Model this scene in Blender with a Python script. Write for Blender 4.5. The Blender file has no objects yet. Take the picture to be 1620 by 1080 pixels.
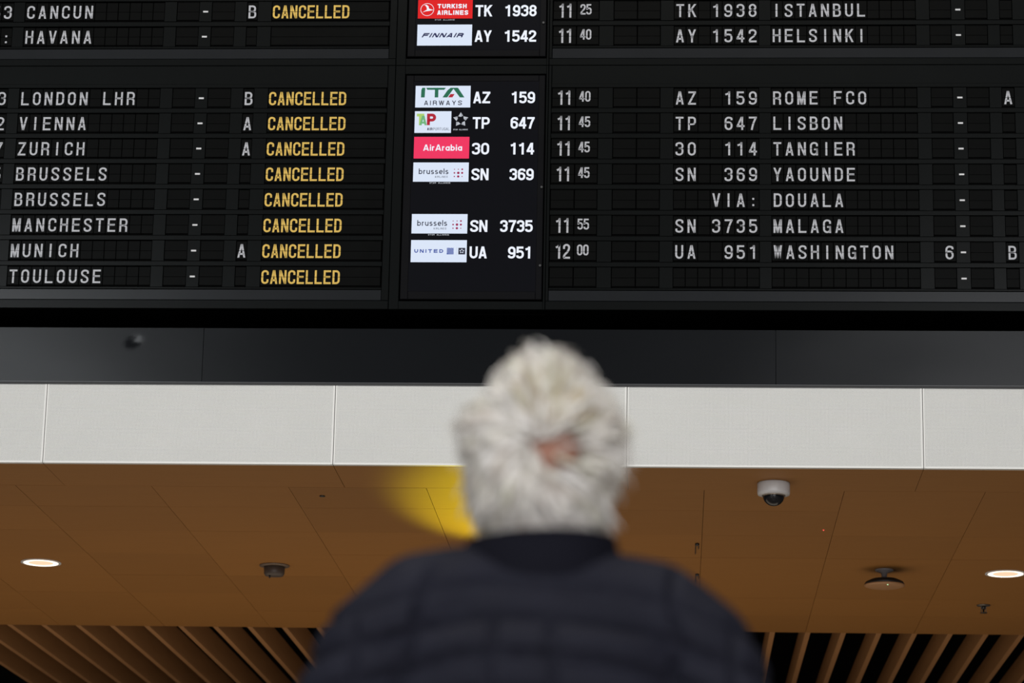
import bpy, bmesh, math, random
import numpy as np
from mathutils import Vector, Matrix, noise
random.seed(7)
sc = bpy.context.scene
COL = sc.collection
PI = math.pi

# ------------------------------------------------------------------ camera, world, lights, exposure
CAMZ = 0.85
F, PITCH, YAW, ROLL = 4478.0, 0.26271, -0.06051, 0.019837

def ray(x, y):
    u = (x - 810) / 1000.0; v = -(y - 540) / 1000.0
    c, s = math.cos(ROLL), math.sin(ROLL)
    u, v = c * u - s * v, s * u + c * v
    d = (u, F / 1000.0, v)
    cp, sp = math.cos(PITCH), math.sin(PITCH)
    d = (d[0], cp * d[1] - sp * d[2], sp * d[1] + cp * d[2])
    ca, sa = math.cos(YAW), math.sin(YAW)
    return Vector((ca * d[0] + sa * d[1], -sa * d[0] + ca * d[1], d[2]))

def at(x, y, Y):
    """point of the photograph's sight line at depth Y (metres from the camera)"""
    d = ray(x, y)
    p = d * (Y / d.y)
    return Vector((p.x, p.y, p.z + CAMZ))

cam_data = bpy.data.cameras.new('camera')
cam = bpy.data.objects.new('camera', cam_data)
COL.objects.link(cam)
cam_data.sensor_fit = 'HORIZONTAL'
cam_data.sensor_width = 36.0
cam_data.lens = 36.0 * F / 1620.0
cam_data.clip_start = 0.1
cam_data.clip_end = 200
right = (ray(811, 540) - ray(810, 540)).normalized()
up = (ray(810, 539) - ray(810, 540)).normalized()
fwd = ray(810, 540).normalized()
R = Matrix((right, up, -fwd)).transposed()
cam.matrix_world = Matrix.Translation((0, 0, CAMZ)) @ R.to_4x4()
cam_data.dof.use_dof = True
cam_data.dof.focus_distance = 13.9
cam_data.dof.aperture_fstop = 3.7
cam_data.dof.aperture_blades = 9
sc.camera = cam

sc.view_settings.view_transform = 'Standard'
sc.view_settings.look = 'None'
sc.view_settings.exposure = 0.0
sc.view_settings.gamma = 1.0
sc.view_settings.use_curve_mapping = False

w = bpy.data.worlds.new('hall_ambient')
sc.world = w
w.use_nodes = True
w.node_tree.nodes['Background'].inputs[0].default_value = (0.86, 0.93, 1.0, 1)
w.node_tree.nodes['Background'].inputs[1].default_value = 0.07

def area(name, loc, target, sx, sy, power, color):
    l = bpy.data.lights.new(name, 'AREA')
    l.shape = 'RECTANGLE'; l.size = sx; l.size_y = sy; l.energy = power; l.color = color
    o = bpy.data.objects.new(name, l)
    COL.objects.link(o)
    o.location = loc
    o.rotation_euler = (Vector(target) - Vector(loc)).to_track_quat('-Z', 'Y').to_euler()
    return o
# unseen area lights added behind the camera and overhead, for brightness and board sheen
area('rear_fill_near', (-10.5, -7, 8.2), (-1.5, 13.5, 4.2), 6.5, 4.5, 1250, (0.93, 0.97, 1.0))
area('rear_fill_far', (5.0, -8, 8.8), (0, 13.5, 4.2), 5.0, 3.2, 480, (0.97, 0.98, 1.0))
area('rear_fill_low', (1.5, -9, 3.6), (-1.0, 13.5, 3.6), 11.0, 4.2, 1500, (0.98, 0.98, 1.0))  # added low fill, brightens the lower hair from the camera side
area('overhead_fill', (-1.0, 4.0, 13.0), (-1.0, 6.0, 0.0), 9.0, 2.0, 1100, (1.0, 0.95, 0.88))  # added overhead fill, set high to stay out of the board reflections
# added upward area light standing in for floor bounce on the wooden ceiling
area('floor_bounce_fill', (-2.0, 17.0, 0.25), (-2.0, 17.2, 4.0), 9.0, 4.0, 78, (1.0, 0.87, 0.70))
# yellow light that a lit yellow sign behind the man throws on the ceiling
sl = bpy.data.lights.new('yellow_sign_glow', 'SPOT')
sl.energy = 300; sl.color = (1.0, 0.80, 0.003); sl.spot_size = math.radians(22); sl.spot_blend = 0.6
sl.shadow_soft_size = 0.10
so = bpy.data.objects.new('yellow_sign_glow', sl); COL.objects.link(so)
so.location = (-0.98, 17.1, 2.55)
so.rotation_euler = (Vector((-0.96, 14.62, 3.86)) - so.location).to_track_quat('-Z', 'Y').to_euler()

# ------------------------------------------------------------------ materials
MATS = {}
def mat(name, color, rough=0.6, metal=0.0, spec=0.5, emit=None, estr=1.0, var=0.0, vscale=8.0, bump=0.0, bscale=60.0, coat=0.0):
    if name in MATS: return MATS[name]
    m = bpy.data.materials.new(name); m.use_nodes = True
    nt = m.node_tree; b = nt.nodes['Principled BSDF']
    b.inputs['Base Color'].default_value = (*color, 1)
    b.inputs['Roughness'].default_value = rough
    b.inputs['Metallic'].default_value = metal
    b.inputs['Specular IOR Level'].default_value = spec
    b.inputs['Coat Weight'].default_value = coat
    if emit is not None:
        b.inputs['Emission Color'].default_value = (*emit, 1)
        b.inputs['Emission Strength'].default_value = estr
    if var > 0 or bump > 0:
        tc = nt.nodes.new('ShaderNodeTexCoord')
        n = nt.nodes.new('ShaderNodeTexNoise')
        n.inputs['Scale'].default_value = vscale; n.inputs['Detail'].default_value = 4
        nt.links.new(tc.outputs['Object'], n.inputs['Vector'])
    if var > 0:
        mr = nt.nodes.new('ShaderNodeMapRange')
        mr.inputs['To Min'].default_value = 1 - var; mr.inputs['To Max'].default_value = 1 + var
        mr.inputs['From Min'].default_value = 0.25; mr.inputs['From Max'].default_value = 0.75
        nt.links.new(n.outputs['Fac'], mr.inputs['Value'])
        mx = nt.nodes.new('ShaderNodeVectorMath'); mx.operation = 'SCALE'
        mx.inputs[0].default_value = color
        nt.links.new(mr.outputs[0], mx.inputs['Scale'])
        nt.links.new(mx.outputs[0], b.inputs['Base Color'])
    if bump > 0:
        n2 = nt.nodes.new('ShaderNodeTexNoise'); n2.inputs['Scale'].default_value = bscale
        nt.links.new(tc.outputs['Object'], n2.inputs['Vector'])
        bp = nt.nodes.new('ShaderNodeBump'); bp.inputs['Strength'].default_value = bump
        bp.inputs['Distance'].default_value = 0.01
        nt.links.new(n2.outputs['Fac'], bp.inputs['Height']); nt.links.new(bp.outputs[0], b.inputs['Normal'])
    MATS[name] = m
    return m

M_PLATE = mat('board_plate_black', (0.0026, 0.0032, 0.0032), 0.25, spec=0.07, var=0.10, vscale=5)
M_TRIM = mat('board_trim_strip', (0.0085, 0.0095, 0.011), 0.22, spec=0.17, var=0.12, vscale=4)
M_FLAP = mat('flap_black', (0.0018, 0.0020, 0.0019), 0.33, spec=0.03, var=0.25, vscale=9)
M_BACK = mat('board_recess_black', (0.0015, 0.0015, 0.0015), 0.9, spec=0.02, var=0.1)
M_PRINT = mat('flap_print_white', (0.375, 0.38, 0.405), 0.6, spec=0.2, var=0.08, vscale=30)
M_PRINT2 = mat('dash_print_white', (0.52, 0.52, 0.53), 0.6, spec=0.3, var=0.04, vscale=30)
M_YEL = mat('flap_print_yellow', (0.57, 0.375, 0.072), 0.6, spec=0.3, var=0.12, vscale=40)
M_MON = mat('monitor_bezel', (0.0035, 0.0035, 0.0042), 0.27, spec=0.06, var=0.1)
M_SCR = mat('monitor_screen_black', (0.0020, 0.0020, 0.0028), 0.24, spec=0.06, emit=(0.0016, 0.0018, 0.0028), estr=1.0, var=0.05)
def glow(name, c, s=1.0):
    return mat(name, (0.004, 0.004, 0.004), 0.4, spec=0.08, emit=c, estr=s)
G_WHITE = glow('screen_white', (0.70, 0.78, 0.93))
G_TEXT = glow('screen_text', (0.86, 0.90, 1.0))
G_RED = glow('screen_red', (0.72, 0.004, 0.006))
G_PINK = glow('screen_pink', (0.86, 0.027, 0.11))
G_GREEN = glow('screen_green', (0.012, 0.14, 0.075))
G_DRED = glow('screen_dark_red', (0.42, 0.01, 0.03))
G_NAVY = glow('screen_navy', (0.012, 0.014, 0.075))
G_INK = glow('screen_ink', (0.02, 0.022, 0.045))
G_LIME = glow('screen_lime', (0.42, 0.62, 0.16))
G_TEAL = glow('screen_teal_green', (0.16, 0.45, 0.20))
G_BLUE = glow('screen_blue', (0.05, 0.09, 0.36))
G_DOT = glow('screen_dot_plum', (0.33, 0.01, 0.07))
G_GREY = glow('screen_grey', (0.36, 0.38, 0.42))
G_SILV = glow('screen_silver', (0.50, 0.53, 0.58))

M_METAL = mat('dark_metal_cladding', (0.0024, 0.0030, 0.0040), 0.22, metal=0.0, spec=0.125, var=0.10, vscale=1.5, bump=0.02, bscale=3)
M_DARK = mat('dark_void', (0.004, 0.004, 0.004), 0.9, spec=0.05, var=0.1)
M_WHITEP = mat('white_lacquered_metal', (0.66, 0.655, 0.63), 0.5, spec=0.4, var=0.03, vscale=2)
M_TRIMW = mat('white_plastic', (0.62, 0.61, 0.60), 0.45, var=0.04)
M_SCREW = mat('black_screw', (0.004, 0.004, 0.004), 0.4)

def perforated():
    m = bpy.data.materials.new('perforated_white_metal'); m.use_nodes = True
    nt = m.node_tree; b = nt.nodes['Principled BSDF']; b.inputs['Roughness'].default_value = 0.5
    tc = nt.nodes.new('ShaderNodeTexCoord'); sx = nt.nodes.new('ShaderNodeSeparateXYZ')
    nt.links.new(tc.outputs['Object'], sx.inputs[0])
    def cell(sock):
        a = nt.nodes.new('ShaderNodeMath'); a.operation = 'DIVIDE'; a.inputs[1].default_value = 0.00615
        nt.links.new(sock, a.inputs[0])
        f = nt.nodes.new('ShaderNodeMath'); f.operation = 'FRACT'; nt.links.new(a.outputs[0], f.inputs[0])
        s = nt.nodes.new('ShaderNodeMath'); s.operation = 'SUBTRACT'; s.inputs[1].default_value = 0.5
        nt.links.new(f.outputs[0], s.inputs[0])
        p = nt.nodes.new('ShaderNodeMath'); p.operation = 'MULTIPLY'
        nt.links.new(s.outputs[0], p.inputs[0]); nt.links.new(s.outputs[0], p.inputs[1])
        return p.outputs[0]
    ad = nt.nodes.new('ShaderNodeMath'); ad.operation = 'ADD'
    nt.links.new(cell(sx.outputs['X']), ad.inputs[0]); nt.links.new(cell(sx.outputs['Z']), ad.inputs[1])
    lt = nt.nodes.new('ShaderNodeMath'); lt.operation = 'LESS_THAN'; lt.inputs[1].default_value = 0.30 ** 2
    nt.links.new(ad.outputs[0], lt.inputs[0])
    n = nt.nodes.new('ShaderNodeTexNoise'); n.inputs['Scale'].default_value = 3
    nt.links.new(tc.outputs['Object'], n.inputs['Vector'])
    mr = nt.nodes.new('ShaderNodeMixRGB'); mr.inputs[1].default_value = (0.60, 0.60, 0.575, 1); mr.inputs[2].default_value = (0.65, 0.645, 0.62, 1)
    nt.links.new(n.outputs['Fac'], mr.inputs[0])
    mx = nt.nodes.new('ShaderNodeMixRGB'); mx.inputs[2].default_value = (0.13, 0.13, 0.125, 1)
    nt.links.new(lt.outputs[0], mx.inputs[0]); nt.links.new(mr.outputs[0], mx.inputs[1])
    nt.links.new(mx.outputs[0], b.inputs['Base Color'])
    return m
M_PERF = perforated()

def wood(name, c1, c2, stretch=(1.2, 18, 18)):
    m = bpy.data.materials.new(name); m.use_nodes = True
    nt = m.node_tree; b = nt.nodes['Principled BSDF']; b.inputs['Roughness'].default_value = 0.62
    b.inputs['Specular IOR Level'].default_value = 0.25
    tc = nt.nodes.new('ShaderNodeTexCoord'); mp = nt.nodes.new('ShaderNodeMapping')
    mp.inputs['Scale'].default_value = stretch
    nt.links.new(tc.outputs['Object'], mp.inputs[0])
    n = nt.nodes.new('ShaderNodeTexNoise'); n.inputs['Scale'].default_value = 2.0; n.inputs['Detail'].default_value = 5
    n.inputs['Distortion'].default_value = 0.3
    nt.links.new(mp.outputs[0], n.inputs['Vector'])
    cr = nt.nodes.new('ShaderNodeMixRGB'); cr.inputs[1].default_value = (*c1, 1); cr.inputs[2].default_value = (*c2, 1)
    nt.links.new(n.outputs['Fac'], cr.inputs[0]); nt.links.new(cr.outputs[0], b.inputs['Base Color'])
    return m
M_WOODS = [wood('oak_veneer_%d' % i, (0.262 * k, 0.112 * k, 0.024 * k), (0.310 * k, 0.136 * k, 0.031 * k)) for i, k in enumerate((1.0, 0.97, 1.03, 0.93))]
M_SLAT = wood('oak_slat', (0.33, 0.155, 0.058), (0.42, 0.205, 0.08), (14, 1.0, 14))

# ------------------------------------------------------------------ mesh helpers
def link(name, me, parent=None):
    o = bpy.data.objects.new(name, me)
    COL.objects.link(o)
    if parent is not None: o.parent = parent
    return o
def empty(name, loc=(0, 0, 0)):
    o = bpy.data.objects.new(name, None); COL.objects.link(o); o.location = loc
    o.empty_display_size = 0.1
    return o
def tag(o, label=None, cat=None, group=None, kind=None):
    if label: o['label'] = label
    if cat: o['category'] = cat
    if group: o['group'] = group
    if kind: o['kind'] = kind
    return o
def mesh(name, verts, faces, mats, idx=None, smooth=False):
    me = bpy.data.meshes.new(name)
    me.from_pydata([tuple(v) for v in verts], [], faces)
    for m in (mats if isinstance(mats, (list, tuple)) else [mats]): me.materials.append(m)
    if idx is not None: me.polygons.foreach_set('material_index', idx)
    if smooth: me.polygons.foreach_set('use_smooth', [True] * len(me.polygons))
    me.update()
    return me
BOXF = [(0, 1, 5, 4), (1, 3, 7, 5), (3, 2, 6, 7), (2, 0, 4, 6), (0, 2, 3, 1), (4, 5, 7, 6)]
class MB:
    def __init__(s): s.v = []; s.f = []; s.m = []
    def box(s, x0, x1, y0, y1, z0, z1, mi=0, ch=0.0):
        n = len(s.v)
        if ch <= 0:
            for z in (z0, z1):
                for y in (y0, y1):
                    for x in (x0, x1): s.v.append((x, y, z))
            for f in BOXF: s.f.append(tuple(n + i for i in f)); s.m.append(mi)
        else:  # front face (towards -Y) chamfered
            a = [(x0, y1, z0), (x1, y1, z0), (x1, y1, z1), (x0, y1, z1)]
            b = [(x0, y0 + ch, z0), (x1, y0 + ch, z0), (x1, y0 + ch, z1), (x0, y0 + ch, z1)]
            c = [(x0 + ch, y0, z0 + ch), (x1 - ch, y0, z0 + ch), (x1 - ch, y0, z1 - ch), (x0 + ch, y0, z1 - ch)]
            s.v += a + b + c
            for k in range(4):
                j = (k + 1) % 4
                s.f.append((n + k, n + j, n + 4 + j, n + 4 + k)); s.m.append(mi)
                s.f.append((n + 4 + k, n + 4 + j, n + 8 + j, n + 8 + k)); s.m.append(mi)
            s.f.append((n + 8, n + 9, n + 10, n + 11)); s.m.append(mi)
            s.f.append((n + 3, n + 2, n + 1, n)); s.m.append(mi)
        return s
    def poly(s, pts, y, mi=0):
        n = len(s.v)
        s.v += [(p[0], y, p[1]) for p in pts]
        a = sum(pts[i][0] * pts[(i + 1) % len(pts)][1] - pts[(i + 1) % len(pts)][0] * pts[i][1] for i in range(len(pts)))
        f = list(range(n, n + len(pts)))
        if a < 0: f.reverse()
        s.f.append(tuple(f)); s.m.append(mi)
    def lathe(s, prof, cx=0, cy=0, seg=32, mi=0, cap=True):
        n = len(s.v)
        for r, z in prof:
            for k in range(seg):
                a = 2 * PI * k / seg
                s.v.append((cx + r * math.cos(a), cy + r * math.sin(a), z))
        for i in range(len(prof) - 1):
            for k in range(seg):
                j = (k + 1) % seg
                s.f.append((n + i * seg + k, n + (i + 1) * seg + k, n + (i + 1) * seg + j, n + i * seg + j)); s.m.append(mi)
        if cap:
            s.f.append(tuple(n + k for k in range(seg))); s.m.append(mi)
            e = n + (len(prof) - 1) * seg
            s.f.append(tuple(e + k for k in reversed(range(seg)))); s.m.append(mi)
        return s
    def me(s, name, mats, smooth=False): return mesh(name, s.v, s.f, mats, s.m, smooth)
    def obj(s, name, mats, parent=None, smooth=False): return link(name, s.me(name, mats, smooth), parent)

# ------------------------------------------------------------------ stroke lettering
def fillet(pts, closed=False):
    out = []; n = len(pts)
    for i, p in enumerate(pts):
        r = p[2] if len(p) > 2 else 0
        if r <= 0 or (not closed and i in (0, n - 1)):
            out.append((p[0], p[1])); continue
        a = Vector(pts[(i - 1) % n][:2]); b = Vector(p[:2]); c = Vector(pts[(i + 1) % n][:2])
        u = a - b; v = c - b
        ra = min(r, u.length * 0.499); rc = min(r, v.length * 0.499)
        A = b + u.normalized() * ra; C = b + v.normalized() * rc
        for k in range(6):
            t = k / 5; w0, w1, w2 = (1 - t) ** 2, 2 * t * (1 - t) * 0.7071, t * t
            q = (A * w0 + b * w1 + C * w2) / (w0 + w1 + w2)
            out.append((q.x, q.y))
    res = []
    for p in out:
        if not res or (Vector(p) - Vector(res[-1])).length > 1e-5: res.append(p)
    if closed and (Vector(res[0]) - Vector(res[-1])).length < 1e-5: res.pop()
    return res
def stroke(pts, t, closed=False, ext=0.0):
    P = [Vector(p) for p in fillet(pts, closed)]
    if ext and not closed:
        P[0] = P[0] + (P[0] - P[1]).normalized() * ext
        P[-1] = P[-1] + (P[-1] - P[-2]).normalized() * ext
    n = len(P); off = []
    for i in range(n):
        if closed: d0 = (P[i] - P[i - 1]).normalized(); d1 = (P[(i + 1) % n] - P[i]).normalized()
        else:
            d0 = (P[i] - P[i - 1]).normalized() if i else (P[1] - P[0]).normalized()
            d1 = (P[i + 1] - P[i]).normalized() if i < n - 1 else d0
        n0 = Vector((-d0.y, d0.x)); n1 = Vector((-d1.y, d1.x))
        m = (n0 + n1)
        if m.length < 1e-6: m = n0.copy()
        m.normalize(); k = 1 / max(0.35, m.dot(n0))
        off.append(m * (t / 2 * k))
    q = []
    for i in range(n if closed else n - 1):
        j = (i + 1) % n
        q.append([tuple(P[i] + off[i]), tuple(P[i] - off[i]), tuple(P[j] - off[j]), tuple(P[j] + off[j])])
    return q
def clip(poly, axis, val, keep_less):
    out = []; n = len(poly)
    for i in range(n):
        a, b = poly[i], poly[(i + 1) % n]
        ia = (a[axis] <= val) if keep_less else (a[axis] >= val)
        ib = (b[axis] <= val) if keep_less else (b[axis] >= val)
        if ia: out.append(a)
        if ia != ib:
            t = (val - a[axis]) / (b[axis] - a[axis])
            out.append((a[0] + (b[0] - a[0]) * t, a[1] + (b[1] - a[1]) * t))
    return out
def glyph(ch, w, t):
    """quads of a character in a box w wide and 1 high, stroke t"""
    L, Rr, B, T = t / 2, w - t / 2, t / 2, 1 - t / 2
    c = w / 2; r = (Rr - L) * 0.52; q = []
    def S(*p, closed=False, ext=0.0): q.extend(stroke(list(p), t, closed, ext))
    if ch in 'O0': S((L, B, r), (Rr, B, r), (Rr, T, r), (L, T, r), closed=True)
    elif ch == 'C': S((Rr, .66), (Rr, T, r), (L, T, r), (L, B, r), (Rr, B, r), (Rr, .34))
    elif ch == 'G': S((Rr, .68), (Rr, T, r), (L, T, r), (L, B, r), (Rr, B, r), (Rr, .46)); S((c, .46), (w, .46)); S((Rr, 0), (Rr, .5))
    elif ch == 'S': S((Rr, .70), (Rr, T, r), (L, T, r), (L, .56, r), (Rr, .45, r), (Rr, B, r), (L, B, r), (L, .30))
    elif ch == 'U': S((L, 1), (L, B, r), (Rr, B, r), (Rr, 1))
    elif ch == 'D': S((L, B), (Rr, B, r), (Rr, T, r), (L, T), closed=True)
    elif ch == 'B': S((L, B), (Rr, B, r * .8), (Rr, .52, r * .8), (L, .52), closed=True); S((L, .52), (Rr - .03, .52, r * .8), (Rr - .03, T, r * .8), (L, T), closed=True)
    elif ch == 'P': S((L, 0), (L, T), (Rr, T, r * .8), (Rr, .44, r * .8), (L, .44))
    elif ch == 'R': S((L, 0), (L, T), (Rr, T, r * .8), (Rr, .48, r * .8), (L, .48)); S((c, .48), (Rr, .42, r * .5), (Rr, 0))
    elif ch == 'E': S((w, T), (L, T), (L, B), (w, B)); S((L, .52), (w * .93, .52))
    elif ch == 'F': S((w, T), (L, T), (L, 0)); S((L, .50), (w * .9, .50))
    elif ch == 'L': S((L, 1), (L, B), (w, B))
    elif ch == 'T': S((0, T), (w, T)); S((c, 0), (c, T))
    elif ch == 'H': S((L, 0), (L, 1)); S((Rr, 0), (Rr, 1)); S((L, .52), (Rr, .52))
    elif ch == 'I': S((c, 0), (c, 1))
    elif ch == 'K': S((L, 0), (L, 1)); S((Rr * 1.0, 1), (L, .40), ext=.1); S((c * .85, .58), (Rr * 1.02, 0), ext=.1)
    elif ch == 'N': S((L, 0), (L, 1)); S((Rr, 0), (Rr, 1)); S((L * 1.1, 1), (Rr - L * .1, 0), ext=.1)
    elif ch == 'M': S((L * .8, 0), (L * .8, 1)); S((w - L * .8, 0), (w - L * .8, 1)); S((L, 1), (c, .05), ext=.1); S((w - L, 1), (c, .05), ext=.1)
    elif ch == 'W': S((L * .8, 1), (w * .29, 0), ext=.1); S((c, 1), (w * .29, 0), ext=.1); S((c, 1), (w * .71, 0), ext=.1); S((w - L * .8, 1), (w * .71, 0), ext=.1)
    elif ch == 'A': S((L, 0), (c - L * .15, 1), ext=.1); S((w - L, 0), (c + L * .15, 1), ext=.1); S((w * .2, .27), (w * .8, .27))
    elif ch == 'V': S((L, 1), (c - L * .1, 0), ext=.1); S((w - L, 1), (c + L * .1, 0), ext=.1)
    elif ch == 'Y': S((L, 1), (c, .42), ext=.1); S((w - L, 1), (c, .42), ext=.1); S((c, 0), (c, .46))
    elif ch == 'X': S((L, 1), (Rr, 0), ext=.1); S((Rr, 1), (L, 0), ext=.1)
    elif ch == 'Z': S((0.02, T), (w, T)); S((0, B), (w, B)); S((Rr, T), (L, B))
    elif ch == '1': S((w * .58, 0), (w * .58, 1)); S((w * .10, .76), (w * .55, .84, .1), (w * .58, 1))
    elif ch == '2': S((L, .66), (L, T, r), (Rr, T, r), (Rr, .56, .22), (L * 1.2, .24, .15), (L, B)); S((L * .6, B), (w, B))
    elif ch == '3': S((L, .70), (L, T, r), (Rr, T, r), (Rr, .53, r * .7), (c * .8, .53)); S((c * .8, .53), (Rr, .53, r * .7), (Rr, B, r), (L, B, r), (L, .28))
    elif ch == '4': S((w * .70, 0), (w * .70, 1)); S((0, .29), (w, .29)); S((w * .66, 1), (L * .8, .29), ext=.03)
    elif ch == '5': S((w * .92, T), (L * 1.2, T), (L, .46)); S((L, .54), (L * 1.5, .60, .1), (Rr, .60, r), (Rr, B, r), (L, B, r), (L, .26))
    elif ch == '6': S((Rr, .74), (Rr, T, r), (L, T, r), (L, B, r), (Rr, B, r), (Rr, .58, r), (L, .58, r * .6), (L, .4))
    elif ch == '9': S((L, .26), (L, B, r), (Rr, B, r), (Rr, T, r), (L, T, r), (L, .42, r), (Rr, .42, r * .6), (Rr, .6))
    elif ch == '7': S((0, T), (w, T)); S((Rr, T), (w * .52, .45, .2), (w * .36, 0))
    elif ch == '8': S((L, B, r), (Rr, B, r), (Rr, .53, r), (L, .53, r), closed=True); S((L + .01, .53, r), (Rr - .01, .53, r), (Rr - .01, T, r), (L + .01, T, r), closed=True)
    elif ch == ':': S((c, .06), (c, .20)); S((c, .52), (c, .66))
    elif ch == '-': S((0, .5), (w, .5))
    X = .70  # x-height of the small letters
    if ch == 'b': S((L, 0), (L, 1)); S((L, B, r), (Rr, B, r), (Rr, X - L, r), (L, X - L, r), closed=True)
    elif ch == 'r': S((L, 0), (L, X)); S((L, X * .5), (L, X - L, r), (w * .9, X - L))
    elif ch == 'u': S((L, X), (L, B, r), (Rr, B, r), (Rr, X)); S((Rr, 0), (Rr, X))
    elif ch == 's': S((Rr * .96, X - L), (L, X - L, r * .7), (L, X * .53, r * .7), (Rr, X * .47, r * .7), (Rr, B, r * .7), (L * .7, B))
    elif ch == 'e': S((L, X * .5), (Rr, X * .5), (Rr, X - L, r), (L, X - L, r), (L, B, r), (Rr * .95, B))
    elif ch == 'l': S((c, 0), (c, 1))
    elif ch == 'i': S((c, 0), (c, X)); S((c, .80), (c, .80 + t))
    elif ch == 'a': S((Rr, 0), (Rr, X)); S((L, B, r), (Rr, B, r), (Rr, X - L, r), (L, X - L, r), closed=True)
    out = []
    for p in q:
        p = clip(p, 1, 0.0, False)
        if len(p) > 2: p = clip(p, 1, 1.0, True)
        if len(p) > 2: out.append(p)
    return out
def put(mb, polys, x, z, h, y, mi=0, shear=0.0, gap=None, sx=1.0):
    """place glyph polygons: x,z is the box's lower left corner, h the height"""
    for p in polys:
        halves = [p]
        if gap is not None:
            halves = [clip(p, 1, gap[0] - gap[1], True), clip(p, 1, gap[0] + gap[1], False)]
        for hp in halves:
            if len(hp) > 2:
                mb.poly([(x + (a * sx + b * shear) * h, z + b * h) for a, b in hp], y, mi)
def text(mb, s, x, z, h, w, pitch, t, y, mi=0, shear=0.0, narrow='Iil1:'):
    """a run of letters; w and pitch in metres; returns the end x"""
    for ch in s:
        ww = w
        if ch in 'Iil': ww = t * 1.05; adv = ww + (pitch - w)
        elif ch == 'r': ww = w * .7; adv = pitch - w * .3
        elif ch in 'MW' : ww = w * 1.3; adv = pitch + w * .3
        else: adv = pitch
        if ch != ' ': put(mb, glyph(ch, ww / h, t / h), x, z, h, y, mi, shear)
        x += adv
    return x

# ------------------------------------------------------------------ setting
FLOOR0 = 0.0
D = 13.5
Z = lambda z: z + CAMZ
floor = tag(MB().box(-14, 14, -12, 31, -0.2, 0).obj('floor', mat('pale_terrazzo', (0.42, 0.40, 0.37), 0.35, var=0.12, vscale=20)), kind='structure')
wall = tag(empty('wall_front', (0, D, 0)), kind='structure')
# recess above and behind the cladding, dark
m = MB()
m.box(-8, 7, D + 0.45, D + 0.6, Z(3.0065) + 0.05, Z(7.5))
m.obj('backing_wall', M_DARK, wall).location = (0, -D, 0)
# dark metal cladding between the board and the white band
joints = [-8.0, -5.194, -2.356, 0.4826, 3.321, 6.16]
zb, zt = Z(3.4205), Z(3.7000)
for i in range(5):
    x0, x1 = joints[i] + 0.0012, joints[i + 1] - 0.0012
    nx, nz = 130, 16
    V = []; Fc = []
    dent = (at(212, 540, D).x, at(212, 540, D).z)
    for a in range(nx + 1):
        for b in range(nz + 1):
            x = x0 + (x1 - x0) * a / nx; z = zb + (zt - zb) * b / nz
            y = 0.0
            if i == 1:
                y += 0.007 * math.exp(-(((x - dent[0]) / 0.018) ** 2 + ((z - dent[1]) / 0.014) ** 2))
            y += 0.0012 * noise.noise(Vector((x * 1.7, z * 3.0, i)))
            V.append((x, y, z))
    for a in range(nx):
        for b in range(nz):
            k = a * (nz + 1) + b
            Fc.append((k, k + nz + 1, k + nz + 2, k + 1))
    n = len(V)  # returns of the sheet at top and bottom
    V += [(x0, .4, zt), (x1, .4, zt), (x0, .03, zb), (x1, .03, zb), (x0, .001, zt), (x1, .001, zt), (x0, .001, zb), (x1, .001, zb)]
    Fc += [(n + 4, n + 5, n + 1, n), (n + 6, n + 2, n + 3, n + 7)]
    me = mesh('metal_panel', V, Fc, M_METAL, smooth=False)
    for p in me.polygons[:nx * nz]: p.use_smooth = True
    o = link('metal_panel', me, wall)
    o['label'] = 'dark grey sheet metal panel of the band under the boards'
MB().box(-8, 6.16, -0.002, 0.03, Z(3.4085), Z(3.4195)).obj('shadow_groove', mat('black_groove', (0.006, 0.006, 0.006), 0.6, var=0.1), wall)
MB().box(-8, 6.16, -0.006, 0.0, Z(3.4190), Z(3.4215)).obj('edge_trim', mat('edge_trim_grey', (0.06, 0.062, 0.065), 0.35, var=0.1), wall)
# white perforated panels
JX = [-3.1275 + 1.4408 * k for k in range(-3, 7)]
z0, z1 = Z(3.0085), Z(3.4085)
pm = None
for i in range(len(JX) - 1):
    x0, x1 = JX[i] + 0.0016, JX[i + 1] - 0.0016
    if pm is None:
        wd = x1 - x0
        mb = MB(); rim = 0.0085; rb = 0.009
        mb.box(0, rim, 0, .03, 0, z1 - z0, 0, .001); mb.box(wd - rim, wd, 0, .03, 0, z1 - z0, 0, .001)
        mb.box(rim, wd - rim, 0, .03, 0, rb, 0)
        mb.box(rim, wd - rim, .002, .028, rb, z1 - z0, 1)
        pm = mb.me('perforated_panel', [M_WHITEP, M_PERF])
    o = link('perforated_panel', pm, wall); o.location = (x0, 0, z0)
    o['label'] = 'white perforated metal panel of the band above the wooden ceiling'
MB().box(-8, 6.8, 0.012, 0.03, Z(3.009), Z(3.4085)).obj('joint_backing', mat('joint_grey', (0.12, 0.12, 0.115), 0.7, var=0.1), wall)

ceil = tag(empty('ceiling', (0, D, Z(3.0065))), kind='structure')
YE = [13.531, 14.03, 14.545, 15.20, 15.86, 16.56, 17.17, 17.80, 18.45]
cache = {}
for r in range(len(YE) - 1):
    xs = -2.68 - 0.7045 * 8
    k = 0
    if r == 0:
        edges = [JX[j] for j in range(len(JX))]
    else:
        edges = [xs + 0.7045 * j for j in range(20)]
    for j in range(len(edges) - 1):
        dy = YE[r + 1] - YE[r]; dx = edges[j + 1] - edges[j]
        key = (r == 0, round(dy, 3), random.choice([0, 0, 1, 2, 2, 3] if r else [2, 2, 0]))
        if key not in cache:
            g = 0.0012
            mb = MB(); mb.box(g, dx - g, g, dy - g, 0, .02)
            cache[key] = mb.me('wood_panel', M_WOODS[key[2]])
        o = link('wood_panel', cache[key], ceil)
        o.location = (edges[j], YE[r] - D, random.uniform(0, .0012))
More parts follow.
